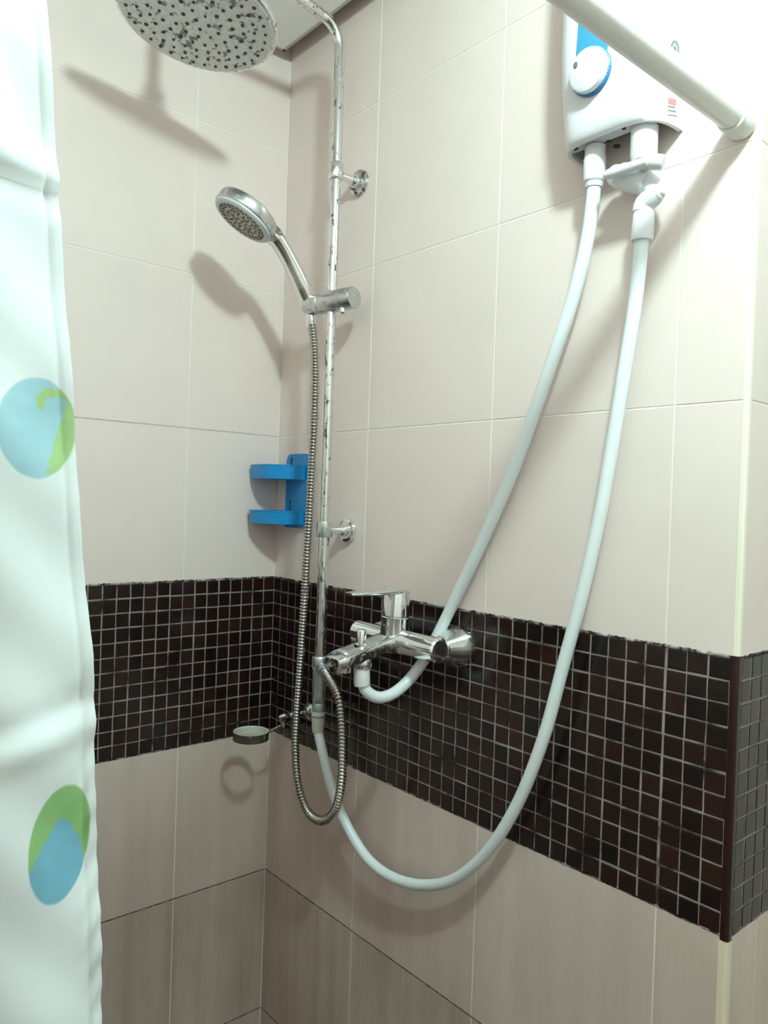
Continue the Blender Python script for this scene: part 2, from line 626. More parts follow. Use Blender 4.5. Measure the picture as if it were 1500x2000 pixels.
for t_ in tz:
    row = []
    for i in range(NS + 1):
        a = -math.pi / 2 + math.pi * i / NS
        s = math.copysign(abs(math.sin(a)) ** 0.85, math.sin(a))
        row.append(bm.verts.new(hpoint(max(-1, min(1, s)), t_)))
    rows.append(row)
for A, B in zip(rows, rows[1:]):
    for i in range(NS):
        bm.faces.new((A[i], A[i + 1], B[i + 1], B[i]))
bm.faces.new(rows[-1])
# lip under the cover, recessed underside
lip = []
for v in rows[0]:
    c = V((-0.022, hm, hz0))
    q = c + (v.co - c) * 0.93
    q.x = min(q.x, -0.001)
    q.z = hz0
    lip.append(bm.verts.new(q))
for i in range(NS):
    bm.faces.new((rows[0][i], lip[i], lip[i + 1], rows[0][i + 1]))
up = [bm.verts.new(v.co + V((0, 0, 0.006))) for v in lip]
for i in range(NS):
    bm.faces.new((lip[i], up[i], up[i + 1], lip[i + 1]))
body = obj('cover', bm, 'white', heater, sharp=50)
bm = new()
A = [bm.verts.new(hpoint(s, 0.03) * 1.0 + V((0.004, 0, 0.0))) for s in [math.sin(-math.pi / 2 + math.pi * i / 24) * 0.95 for i in range(25)]]
for v in A:
    v.co.z = hz0 + 0.004
    v.co.x = min(v.co.x, -0.0005)
bm.faces.new(A)
und = obj('underside', bm, 'white_grey', heater)
for x_, y_, r_ in ((-0.047, -0.770, 0.0045), (-0.034, -0.813, 0.0038), (-0.014, -0.812, 0.0048), (-0.050, -0.845, 0.003)):
    bm = new()
    lathe(bm, [(0, -0.0012), (r_ * 0.7, -0.0012), (r_, 0.0), (r_, 0.001)], (x_, y_, hz0 + 0.004), (0, 0, 1), 16)
    obj('screw_hole', bm, 'dark', und)
# knob on the front, located on the cover along the pixel's ray


def on_cover(x, y):
    p = px(x, y, X=-0.08)
    t_ = (p.z - hz0) / (hz1 - hz0)
    s = (hm - p.y) / hw
    for _ in range(6):
        q = hpoint(max(-0.98, min(0.98, s)), t_)
        p = px(x, y, X=q.x)
        t_ = (p.z - hz0) / (hz1 - hz0)
        s = (hm - p.y) / hw
    e1 = hpoint(s, t_ + 0.01) - hpoint(s, t_ - 0.01)
    e2 = hpoint(s + 0.02, t_) - hpoint(s - 0.02, t_)
    n = e1.cross(e2)
    if n.x > 0:
        n = -n
    return hpoint(s, t_), n.normalized()


kc, kn = on_cover(1156, 141)
kn = V((-1, kn.y * 0.5, kn.z * 0.5)).normalized()
kb = obj('knob_rim', lathe(new(), [(0, -0.006), (0.0285, -0.006), (0.0285, 0.003), (0.0272, 0.0042), (0, 0.0042)], kc, kn, 48), 'knob_blue', heater)
bm = new()
lathe(bm, [(0, 0.003), (0.0265, 0.003), (0.027, 0.007), (0.0258, 0.0115), (0.023, 0.0132), (0, 0.0138)], kc, kn, 48)
kk = obj('knob', bm, 'white', heater)
ku, kv, _ = frame(kn, (0, 0, 1))
sg = 1 if kv.y > 0 else -1
pd = kc + kn * 0.0136 + (ku * 0.010 + kv * sg * 0.0145)
obj('pointer_dot', lathe(new(), [(0, 0), (0.0038, 0), (0.0034, 0.0007), (0, 0.0009)], pd, kn, 16, su=1.1, sv=0.85), 'grey_print', kk)
for i in range(17):
    a = math.radians(-125 + i * 9.5)
    d = ku * math.cos(a) - kv * sg * math.sin(a)
    d = ku * math.cos(math.radians(i * 7.5)) - kv * sg * math.sin(math.radians(i * 7.5))
    tq = d.cross(kn)
    prism(bm := new(), [(0.0273, -0.0004), (0.0284, -0.0004), (0.0284, 0.0004), (0.0273, 0.0004)], kc + kn * 0.0042, d, tq, kn, 0.0005)
    obj('scale_tick', bm, 'white', kb)
# blue printed panel above the knob, following the cover
bm = new()
K = 10
gr = []
P0 = px(1131, 108, X=-0.083)
for j in range(9):
    f = j / 8
    row = []
    for i in range(7):
        g_ = i / 6
        x_ = 1127 + (1186 - 1127) * g_ + f * (10 + 4 * g_)
        y_ = 112 - f * 150 - 14 * g_ * (1 - f)
        q, n_ = on_cover(x_, y_)
        row.append(bm.verts.new(q + n_ * 0.0006))
    gr.append(row)
for A, B in zip(gr, gr[1:]):
    for i in range(6):
        bm.faces.new((A[i], A[i + 1], B[i + 1], B[i]))
obj('blue_panel', bm, 'panel_blue', heater)


def on_flank(x, y, lift):
    """where the pixel's ray meets the -y flank of the cover"""
    p = px(x, y, Y=hm - hw * 1.02)
    best = None
    for i in range(400):
        s_ = 0.6 + 0.4 * i / 399
        t_ = (p.z - hz0) / (hz1 - hz0)
        h = hpoint(s_, t_)
        r = px(x, y, X=h.x)
        d = abs(r.y - h.y)
        if best is None or d < best[0]:
            best = (d, h, r)
    r = best[2]
    return r + (CAM - r).normalized() * (lift + 0.0006)


def decal(name, cx, cy, pts, m, lift=0.0006):
    bm = new()
    vs_ = []
    for a, b in pts:
        vs_.append(bm.verts.new(on_flank(cx + a, cy + b, lift)))
    bm.faces.new(vs_)
    return obj(name, bm, m, heater)


decal('oval_emblem', 1318, 98, [(8.5 * math.cos(a), 19 * math.sin(a)) for a in [i * math.pi / 10 for i in range(20)]], 'grey_print')
decal('oval_emblem_ring', 1318, 98, [(6.5 * math.cos(a), 16 * math.sin(a)) for a in [i * math.pi / 10 for i in range(20)]], mat('light_grey_print', (0.34, 0.34, 0.36), 0.5), 0.0009)
decal('emblem_mark', 1318, 99, [(0, -10), (4, 2), (3.4, 9), (-3, 7), (-3.5, -2)], 'grey_print', 0.0012)
decal('red_rating_mark', 1313, 197, [(-8, -6), (8, -3), (8, 8), (-8, 5)], 'red_print')
for i, (a, b, c) in enumerate(((-8, 6, 10), (-8, 8, 18), (-9, 9, 27))):
    decal('rating_text_line', 1313, 197 + c, [(a, -1), (b, 2), (b, 4), (a, 1)], 'grey_print')

# outlet stubs
oL = px(1163, 288, X=-0.034)
oR = px(1259, 256, X=-0.034)
ztop = hz0 + 0.003
oL.z = oR.z = ztop
bm = new()
lathe(bm, [(0, 0), (0.0135, 0), (0.0135, -0.012), (0.0148, -0.016), (0.0140, -0.045), (0.0125, -0.047), (0, -0.047)], oL, (0, 0, 1), 28)
obj('outlet_stub', bm, 'white', heater)
bm = new()
lathe(bm, [(0, 0), (0.0165, 0), (0.0165, -0.033), (0.0135, -0.041), (0.0105, -0.041), (0, -0.041)], oR, (0, 0, 1), 28)
obj('inlet_stub', bm, 'white', heater)

# ---------------------------------------------------------------- inlet valve under the heater
vb = oR + V((0, 0, -0.0412))
valve = thing('inlet_valve', 'white plastic elbow stop valve with long bar handle under the water heater', 'valve', vb + V((0, 0, -0.09)))
vd = vb.x
q = lambda x, y, d=0.0: px(x, y, X=vd - d)
bm = new()
rod(bm, vb, vb + V((0, 0, -0.024)), 0.0118, 24)
obj('inlet_neck', bm, 'white', valve)
bm = new()
rod(bm, q(1213, 344), q(1270, 356), 0.0165, 32, 0.0172, 0.002)
obj('valve_body', bm, 'white', valve)
bm = new()
rod(bm, q(1197, 341), q(1214, 345), 0.0125, 28, 0.0150, 0.001)
obj('valve_nut', bm, 'white', valve)
bm = new()
sweep(bm, spline([q(1262, 352), q(1272, 364), q(1279, 378), q(1268, 390), q(1258, 400), q(1256, 414)], 0.004), 0.0128, 22)
obj('elbow', bm, 'white', valve)
bm = new()
rod(bm, q(1270, 386), q(1288, 372), 0.0125, 24, 0.0112, 0.0015)
obj('elbow_cap', bm, 'white', valve)
ha, hb = q(1181, 343, 0.026), q(1268, 314, 0.026)
bm = new()
sweep(bm, spline([ha, ha.lerp(hb, 0.05), ha.lerp(hb, 0.5), hb], 0.006), lambda i: 0.0062 if 0 < i else 0.0045, 18)
bh = obj('bar_handle', bm, 'white', valve)
bm = new()
rod(bm, q(1268, 315, 0.024), q(1296, 317, 0.018), 0.0095, 24, 0.0088, 0.002)
obj('handle_hub', bm, 'white', valve)
bm = new()
rod(bm, q(1262, 318, 0.024), q(1256, 334, -0.004), 0.007, 20)
obj('handle_stem', bm, 'white', valve)

# ---------------------------------------------------------------- white hoses
OX = -0.1455
# outlet hose: heater -> mixer spout
pts = [oL + V((0, 0, -0.046)), px(1158, 392, X=-0.034), px(1146, 475, X=-0.033), px(1117, 590, X=-0.030), px(1065, 745, X=-0.026),
       px(1004, 915, X=-0.021), px(948, 1045, X=-0.018), px(896, 1155, X=-0.018), px(862, 1226, X=-0.022), px(832, 1283, X=-0.034),
       px(797, 1330, X=-0.062), px(765, 1356, X=-0.094), px(737, 1362, X=-0.121), px(716, 1350, X=-0.139), px(707, 1332, X=OX)]
hose1 = thing('water_hose', 'white plastic hose running from the heater behind the chrome mixer to its spout', 'hose', pts[-1])
obj('tube', sweep(new(), spline(pts, 0.008), 0.0092, 20), 'hose_white', hose1)
E1 = pts[-1]
bm = new()
lathe(bm, [(0, -0.006), (0.0118, -0.006), (0.0125, -0.004), (0.0128, 0.026), (0.0118, 0.028), (0, 0.028)], E1, px(706, 1300, X=OX) - E1, 28)
obj('cuff', bm, 'white', hose1)
bm = new()
lathe(bm, [(0, 0), (0.0122, 0), (0.0108, -0.006), (0, -0.006)], oL + V((0, 0, -0.0475)), (0, 0, 1), 28)
obj('collar', bm, 'white', hose1)

# inlet hose: heater valve -> diverter under the riser
RX, RY = -0.0575, -0.2525
c0 = q(1254, 466)
pts = [c0, q(1249, 520), q(1238, 610), px(1217, 740, X=-0.034), px(1196, 870, X=-0.033), px(1171, 1010, X=-0.032), px(1137, 1160, X=-0.032),
       px(1100, 1300, X=-0.032), px(1062, 1440, X=-0.032), px(1013, 1565, X=-0.031), px(955, 1659, X=-0.030), px(892, 1715, X=-0.030), px(832, 1729, X=-0.031),
       px(772, 1716, X=-0.033), px(722, 1681, X=-0.036), px(684, 1625, X=-0.040), px(655, 1560, X=-0.046), px(635, 1490, X=-0.053), V((RX, RY, px(626, 1428, X=RX).z))]
hose2 = thing('water_hose', 'long white plastic hose looping from the heater valve down below the mosaic band', 'hose', pts[-1])
obj('tube', sweep(new(), spline(pts, 0.008), 0.0088, 20), 'hose_white', hose2)
bm = new()
lathe(bm, [(0, -0.003), (0.0128, -0.003), (0.0138, 0.0), (0.0128, 0.030), (0.0115, 0.034), (0, 0.034)], c0, q(1257, 420) - c0, 28)
obj('cuff', bm, 'white', hose2)
E2 = pts[-1]
bm = new()
lathe(bm, [(0, -0.004), (0.0098, -0.004), (0.0108, 0.0), (0.0128, 0.034), (0.0120, 0.036), (0, 0.036)], E2, (0, 0, 1), 28)
tag(obj('cuff', bm, 'hose_cuff', hose2), 'yellowed cuff at the diverter end')

# ---------------------------------------------------------------- mixer tap
my, mz, md = -0.4725, 1.2725, 0.068
mixer = thing('mixer_tap', 'chrome bath mixer tap with flat lever mounted on the mosaic band', 'tap', (0, my, mz))
for s in (-1, 1):
    bm = new()
    lathe(bm, [(0, 0.0005), (0.0345, 0.0005), (0.0345, 0.004), (0.033, 0.009), (0.0285, 0.02), (0.0235, 0.034), (0.021, 0.042), (0, 0.042)], (0, my + s * 0.075, mz - 0.004), (-1, 0, 0), 40)
    fo = obj('wall_flange', bm, 'chrome', mixer)
bm = new()
lathe(bm, [(0, -0.1), (0.0165, -0.1), (0.0195, -0.097), (0.0195, -0.03), (0.0205, -0.026), (0.0205, 0.026), (0.0195, 0.03), (0.0195, 0.097), (0.0165, 0.1), (0, 0.1)], (-md, my, mz), (0, 1, 0), 40)
bo = obj('body', bm, 'chrome', mixer)
for s in (-1, 1):
    bm = new()
    rod(bm, (-0.035, my + s * 0.075, mz - 0.003), (-md + 0.008, my + s * 0.075, mz), 0.0165, 28)
    obj('union_nut', bm, 'chrome', mixer)
# spout: flat tapering slab running out from the body
bm = new()
sec = [(-0.066, 0.0205, 0.0150, -0.0175), (-0.085, 0.0200, 0.0135, -0.016), (-0.105, 0.0190, 0.0095, -0.014), (-0.135, 0.0225, 0.0025, -0.020), (-0.160, 0.0235, -0.0035, -0.0245), (-0.180, 0.0235, -0.0085, -0.0280), (-0.191, 0.0215, -0.0120, -0.0290), (-0.197, 0.0160, -0.0150, -0.0285)]
rings = []
for x_, hw_, zt_, zb_ in sec:
    r_ = 0.004
    ring = []
    for (sy, zz) in ((-1, zt_), (1, zt_), (1, zb_), (-1, zb_)):
        for t_ in range(3):
            a = {(-1, zt_): 180 - 45 * t_, (1, zt_): 90 - 45 * t_, (1, zb_): 0 - 45 * t_, (-1, zb_): -90 - 45 * t_}[(sy, zz)]
            cz = zz - r_ if zz == zt_ else zz + r_
            ring.append(bm.verts.new(V((x_, my + sy * (hw_ - r_) + r_ * math.cos(math.radians(a)), mz + cz + r_ * math.sin(math.radians(a))))))
    rings.append(ring)
for A, B in zip(rings, rings[1:]):
    k = len(A)
    for i in range(k):
        bm.faces.new((A[i], A[(i + 1) % k], B[(i + 1) % k], B[i]))
bm.faces.new(rings[0])
bm.faces.new(rings[-1])
sp = obj('spout', bm, 'chrome_lime', mixer)
bm = new()
lathe(bm, [(0, 0.0), (0.0125, 0.0), (0.0125, 0.012), (0.0108, 0.014), (0, 0.014)], (-0.176, my, mz - 0.038), (0, 0, 1), 26)
obj('aerator', bm, 'chrome_lime', sp)
kx = px(711, 1250, X=-0.125)
bm = new()
lathe(bm, [(0, 0), (0.0105, 0), (0.0105, 0.002), (0.0082, 0.004), (0.0078, 0.022), (0.0068, 0.0245), (0, 0.025)], (-0.142, my, mz - 0.0005), (0.05, 0, 1), 26)
obj('diverter_knob', bm, 'chrome', mixer)
# shower outlet nut below the spout, over the hose cuff
bm = new()
lathe(bm, [(0, 0), (0.0135, 0), (0.0145, 0.003), (0.0145, 0.011), (0.0125, 0.014), (0.0125, 0.030), (0, 0.030)], (E1.x, E1.y, px(706, 1303, X=OX).z), (0, 0, 1), 6 * 5)
obj('hose_outlet', bm, 'chrome_lime', mixer)
# cartridge neck and lever
nx = -0.074
bm = new()
lathe(bm, [(0, -0.004), (0.0225, -0.004), (0.0225, 0.024), (0.0228, 0.026), (0.0215, 0.0275), (0, 0.0275)], (nx, my, mz + 0.012), (0.06, 0, 1), 36)
obj('neck', bm, 'chrome', mixer)
ax = V((0.06, 0, 1)).normalized()
no = V((nx, my, mz + 0.012)) + ax * 0.0275
bm = new()
lathe(bm, [(0, 0.0005), (0.0215, 0.0005), (0.0228, 0.002), (0.0215, 0.028), (0.0195, 0.042), (0.017, 0.0445), (0, 0.045)], no, ax, 36)
lv = obj('lever_hub', bm, 'chrome', mixer)
bm = new()
sec = [(0.017, 0.0150, 0.044, 0.036), (0.006, 0.0195, 0.0465, 0.036), (-0.014, 0.0195, 0.048, 0.037), (-0.034, 0.0185, 0.0465, 0.0370), (-0.055, 0.0175, 0.0450, 0.0380), (-0.075, 0.0165, 0.0440, 0.0380), (-0.090, 0.0145, 0.0435, 0.0385), (-0.098, 0.0100, 0.0430, 0.0392)]
rings = []
for x_, hw_, zt_, zb_ in sec:
    ring = []
    h_, c_ = (zt_ - zb_) / 2, (zt_ + zb_) / 2
    for i in range(16):
        a = 2 * math.pi * i / 16
        ca, sa = math.cos(a), math.sin(a)
        ring.append(bm.verts.new(no + V((x_ , math.copysign(abs(ca) ** 0.5, ca) * hw_, c_ + math.copysign(abs(sa) ** 0.7, sa) * h_))))
    rings.append(ring)
for A, B in zip(rings, rings[1:]):
    for i in range(16):
        bm.faces.new((A[i], A[(i + 1) % 16], B[(i + 1) % 16], B[i]))
bm.faces.new(rings[0])
bm.faces.new(rings[-1])
obj('lever', bm, 'chrome', mixer, sharp=50)

# ---------------------------------------------------------------- shower column
zbr, zlo = 2.093, 1.4417
zbot = px(627, 1282, X=RX).z
AZ = 2.362
shower = thing('shower_column', 'chrome shower column with rain head, wall brackets and a diverter at its foot', 'shower', (0, RY, zbot - 0.12))
obj('lower_riser', rod(new(), (RX, RY, zbot - 0.004), (RX, RY, zlo + 0.004), 0.0101, 28), 'chrome_worn', shower)
obj('middle_riser', rod(new(), (RX, RY, zlo), (RX, RY, zbr), 0.0087, 28), 'chrome_worn', shower)
HC = V((-0.355, -0.281, 2.230))
hn = V((0.15, 0, 1)).normalized()
bend = 0.045
path = [V((RX, RY, zbr - 0.004)), V((RX, RY, 2.2)), V((RX, RY, AZ - bend - 0.01))]
for i in range(0, 91, 15):
    a = math.radians(i)
    path.append(V((RX - bend * (1 - math.cos(a)), RY, AZ - bend + bend * math.sin(a))))
AE = V((HC.x + 0.004, HC.y, 0))
AD = (AE - V((RX, RY, 0))).normalized()
for f in (0.3, 0.55, 0.8):
    q0 = V((RX, RY, 0)).lerp(AE - AD * 0.035, f)
    path.append(V((q0.x, q0.y, AZ)))
for i in range(0, 91, 15):
    a = math.radians(i)
    q0 = AE - AD * (0.035 * (1 - math.sin(a)))
    path.append(V((q0.x, q0.y, AZ - 0.035 * (1 - math.cos(a)))))
path.append(HC + hn * 0.03)
obj('overhead_arm', sweep(new(), spline(path, 0.007), 0.0098, 24), 'chrome_worn', shower)
bm = new()
lathe(bm, [(0, 0), (0.118, 0), (0.1235, 0.0015), (0.1255, 0.004), (0.1255, 0.008), (0.122, 0.0105), (0.06, 0.0135), (0.03, 0.017), (0.024, 0.024), (0.0165, 0.031), (0.0165, 0.05), (0, 0.05)], HC, hn, 72)
rh = tag(obj('rain_head', bm, 'chrome_worn', shower), 'round rain shower head with a stained grey face')
bm = new()
lathe(bm, [(0, -0.0006), (0.1185, -0.0006), (0.1195, 0.0002)], HC, hn, 64)
fc = obj('spray_face', bm, 'head_face', rh)
hu, hv, _ = frame(hn, (1, 0, 0))
bm = new()
lathe(bm, [(0.0031, 0.0008), (0.0029, -0.0016), (0.0018, -0.0026), (0, -0.0022)], (0, 0, 0), hn, 8)
nm = finish(bm, 'nozzle')
nm.materials.append(M['nozzle'])
for ring_r, cnt in ((0.0, 1), (0.020, 6), (0.038, 12), (0.056, 18), (0.073, 24), (0.090, 30), (0.107, 36)):
    for i in range(cnt):
        a = 2 * math.pi * i / cnt + ring_r * 40
        o = D.objects.new('nozzle', nm)
        COL.objects.link(o)
        o.parent = rh
        o.location = HC - BASE[rh.name] + hu * ring_r * math.cos(a) + hv * ring_r * math.sin(a)
        sc_ = random.uniform(0.75, 1.2)
        o.scale = (sc_, sc_, 1)


def bracket(z, rf, worn):
    bm = new()
    zz = z
    lathe(bm, [(0, -0.012), (0.0125, -0.012), (0.0138, -0.010), (0.0138, 0.016), (0.0125, 0.018), (0, 0.018)] if z == zbr else
          [(0, -0.014), (0.0140, -0.014), (0.0146, -0.012), (0.0146, 0.012), (0.0140, 0.014), (0, 0.014)], (RX, RY, zz), (0, 0, 1), 32)
    c = obj('bracket_collar', bm, 'chrome_worn' if worn else 'satin', shower)
    bm = new()
    lathe(bm, [(0, 0), (0.0078, 0), (0.0078, 0.020), (0.0100, 0.026), (0.0125, 0.031), (0.0125, 0.035), (0, 0.035)], (RX + 0.011, RY, zz - 0.002), (1, 0, 0), 28)
    obj('bracket_stem', bm, 'chrome', shower)
    bm = new()
    lathe(bm, [(0, 0.0005), (rf, 0.0005), (rf, 0.005), (rf * 0.96, 0.0075), (rf * 0.72, 0.0095), (rf * 0.68, 0.0125), (rf * 0.4, 0.0135), (0, 0.0135)], (0, RY, zz - 0.002), (-1, 0, 0), 40)
    obj('bracket_flange', bm, 'chrome_rust' if worn else 'chrome', shower)
    return c


bracket(zbr, 0.0240, True)
bc = bracket(zlo, 0.0225, False)
bm = new()
rod(bm, px(645.5, 1034, X=RX - 0.006), px(645.5, 1034, X=RX - 0.006) + V((-0.006, -0.010, 0)), 0.0028, 12)
obj('grub_screw', bm, 'dull_metal', bc)

# slider holding the hand shower
SL = V((-0.0715, -0.1965, 1.858))
SR = V((-0.0495, -0.309, 1.858))
sd = (SR - SL).normalized()
sl_len = (SR - SL).length
SO = V((RX, RY, 1.857))
bm = new()
lathe(bm, [(0, 0), (0.0165, 0), (0.0192, 0.002), (0.0192, 0.035), (0.0184, 0.0358), (0.0184, 0.0368), (0.0196, 0.0376), (0.0196, sl_len - 0.002), (0.0182, sl_len), (0, sl_len)], SL, sd, 40)
sld = tag(obj('slider', bm, 'satin', shower), 'horizontal chrome slider clamped on the riser')
bm = new()
kp = SL + sd * (sl_len - 0.022) + V((-0.004, 0, -0.017))
lathe(bm, [(0, 0), (0.0065, 0), (0.0065, -0.008), (0.005, -0.010), (0, -0.010)], kp, (0, 0, 1), 20)
obj('lock_button', bm, 'chrome', sld)

# diverter at the foot of the riser
dz = zbot
bm = new()
lathe(bm, [(0, 0.0), (0.0135, 0.0), (0.0148, -0.002), (0.0148, -0.020), (0.0138, -0.022), (0.0128, -0.024), (0.0125, -0.040), (0.0130, -0.055), (0.0118, -0.066), (0.0122, -0.070), (0.0122, -0.084), (0.0114, -0.0855), (0.0120, -0.087), (0.0125, -0.112), (0.0112, -0.114), (0, -0.114)], (RX, RY, dz), (0, 0, 1), 32)
dv = tag(obj('diverter', bm, 'dull_metal', shower), 'dull grey diverter body below the riser')
op = px(641, 1322, X=RX - 0.022)
od = (op - V((RX, RY, op.z + 0.004))).normalized()
bm = new()
lathe(bm, [(0, 0), (0.0092, 0), (0.0092, 0.016), (0.0112, 0.018), (0.0112, 0.028), (0, 0.028)], V((RX, RY, op.z + 0.006)), od, 24)
obj('side_outlet', bm, 'dull_metal', dv)
bm = new()
kd = V((0.6, 0.75, 0.0)).normalized()
lathe(bm, [(0, 0), (0.006, 0), (0.006, 0.016), (0.012, 0.018), (0.013, 0.024), (0.011, 0.028), (0, 0.028)], V((RX, RY, dz - 0.036)), kd, 12)
obj('diverter_knob', bm, 'dull_metal', dv)

# ---------------------------------------------------------------- hand shower
HY = SL.y - 0.004
B0 = px(607, 612, Y=HY)
hp = [B0, px(600, 585, Y=HY), px(578, 535, Y=HY), px(556, 492, Y=HY), px(538, 464, Y=HY), px(522, 447, Y=HY)]
hand = thing('hand_shower', 'chrome hand shower with round head resting in the riser slider', 'hand shower', B0)
pth = spline(hp, 0.006)
obj('handle', sweep(new(), pth, lambda i: 0.0132 + 0.0022 * min(1, i / 8) + 0.001 * math.sin(i * 0.25), 24, su=1.12, ref=(0, 1, 0)), 'chrome', hand)
hc = px(481, 420, Y=HY)
vv = (CAM - hc).normalized()
vr = ROT @ V((1, 0, 0))
vr = (vr - vv * vr.dot(vv)).normalized()
vu = vv.cross(vr)
ang = math.radians(38)
hk = 0.35
hnrm = ((vr * -math.sin(ang) - vu * math.cos(ang)) * math.sqrt(1 - hk * hk) + vv * hk).normalized()
ht = (vr * -math.cos(ang) + vu * math.sin(ang)).normalized()
R_ = 0.0575
bm = new()
lathe(bm, [(0, -0.017), (R_ * 0.6, -0.0165), (R_ * 0.88, -0.014), (R_ * 0.96, -0.011), (R_ * 0.985, -0.006), (R_, 0.0075), (R_ * 0.985, 0.009), (0, 0.009)], hc, hnrm, 56)
sh = obj('head', bm, 'satin', hand)
bm = new()
lathe(bm, [(R_ * 0.965, 0.0085), (R_ * 0.955, 0.013), (R_ * 0.9, 0.0155), (R_ * 0.79, 0.0155), (R_ * 0.77, 0.014), (0, 0.0140)], hc, hnrm, 56)
obj('face_ring', bm, 'head_ring', sh)
bm = new()
lathe(bm, [(0, 0.0152), (R_ * 0.60, 0.0152), (R_ * 0.76, 0.0148), (R_ * 0.77, 0.0135)], hc, hnrm, 48)
fc2 = obj('spray_face', bm, 'hand_face', sh)
fu, fv, _ = frame(hnrm)
bm = new()
lathe(bm, [(0.0019, -0.001), (0.0016, 0.0016), (0, 0.0018)], (0, 0, 0), hnrm, 6)
nm2 = finish(bm, 'spray_nozzle')
nm2.materials.append(mat('dull_nozzle', (0.16, 0.14, 0.11), 0.6))
for rr, cnt in ((0.0, 1), (0.010, 6), (0.019, 12), (0.028, 18), (0.037, 24), (0.0425, 28)):
    for i in range(cnt):
        a = 2 * math.pi * i / cnt + rr * 30
        o = D.objects.new('spray_nozzle', nm2)
        COL.objects.link(o)
        o.parent = sh
        o.location = hc - BASE[sh.name] + hnrm * 0.0152 + fu * rr * math.cos(a) + fv * rr * math.sin(a)
bm = new()
n0 = px(530, 458, Y=HY)
sweep(bm, spline([px(539, 468, Y=HY), px(527, 453, Y=HY), hc - ht * (R_ * 0.9) - hnrm * 0.003], 0.004), 0.0145, 22, su=1.25, ref=(0, 1, 0))
obj('neck', bm, 'chrome', hand)

# ---------------------------------------------------------------- metal shower hose
hs = V((RX, RY, op.z + 0.006)) + od * 0.0275
nh = hs + od * 0.012
mp = [B0 + V((0, 0, -0.010)), px(611, 648, X=B0.x), px(615, 705, X=B0.x - 0.003), px(614, 800, X=-0.077), px(608, 930, X=-0.077), px(601, 1060, X=-0.077), px(594, 1180, X=-0.077),
      px(586, 1300, X=-0.077), px(579, 1400, X=-0.077), px(577, 1470, X=-0.078), px(583, 1535, X=-0.080), px(601, 1585, X=-0.083), px(628, 1603, X=-0.086),
      px(653, 1585, X=-0.088), px(666, 1535, X=-0.089), px(669, 1460, X=-0.089), px(667, 1400, X=-0.088), px(659, 1355, X=-0.087), nh, hs]
sh_hose = thing('shower_hose', 'ribbed steel shower hose hanging in a loop from hand shower to diverter', 'hose', hs)
pp = spline(mp, 0.0015)
prof = (0.0056, 0.0078, 0.0082, 0.0064)
obj('ribbed_tube', sweep(new(), pp, lambda i: prof[i % 4], 14), 'hose_metal', sh_hose, sharp=70)
bm = new()
lathe(bm, [(0, -0.002), (0.0088, -0.002), (0.0096, 0.0), (0.0092, 0.016), (0, 0.016)], hs - od * 0.004, od, 20)
obj('end_nut', bm, 'dull_metal', sh_hose)
bm = new()
lathe(bm, [(0, 0.004), (0.0108, 0.004), (0.0108, -0.010), (0.0088, -0.024), (0, -0.024)], B0 + V((0, 0, -0.003)), (-0.1, 0, 1), 20)
obj('cone_nut', bm, 'chrome', sh_hose)

# ---------------------------------------------------------------- blue corner rack
cy0, cy1, cxd = -0.010, -0.112, 0.074
zc = px(485, 908, Y=-0.014).z
rack = thing('corner_rack', 'bright blue plastic two-tier soap rack on the wall beside the corner', 'soap rack', (0, -0.06, 1.40))
pa, pb = px(565, 887, X=0).y, -0.118
ztop, zlow = px(582, 887, X=0).z, px(582, 1031, X=0).z
bm = new()
hw_ = (pa - pb) / 2
arch = [(-hw_, 0), (hw_, 0), (hw_, ztop - zlow - 0.022)] + [(hw_ - 0.014 + 0.014 * math.cos(a), ztop - zlow - 0.014 + 0.014 * math.sin(a)) for a in [math.radians(k) for k in range(0, 91, 15)]] + \
       [(-hw_ + 0.014 + 0.014 * math.cos(a), ztop - zlow - 0.014 + 0.014 * math.sin(a)) for a in [math.radians(k) for k in range(90, 181, 15)]]
prism(bm, arch, (-0.0008, (pa + pb) / 2, zlow), (0, 1, 0), (0, 0, 1), (-1, 0, 0), 0.005)
bp = obj('back_plate', bm, 'blue', rack)
for zz in (ztop - 0.016, zlow + 0.048):
    bm = new()
    prism(bm, [(-0.0035, 0.006), (0.0, 0.009), (0.0035, 0.006), (0.0015, 0.002), (0.0022, -0.012), (-0.0022, -0.012), (-0.0015, 0.002)], (-0.0055, pa - 0.018, zz), (0, 1, 0), (0, 0, 1), (-1, 0, 0), 0.0012)
    obj('keyhole', bm, mat('blue_recess', (0.0, 0.06, 0.22), 0.5), bp)


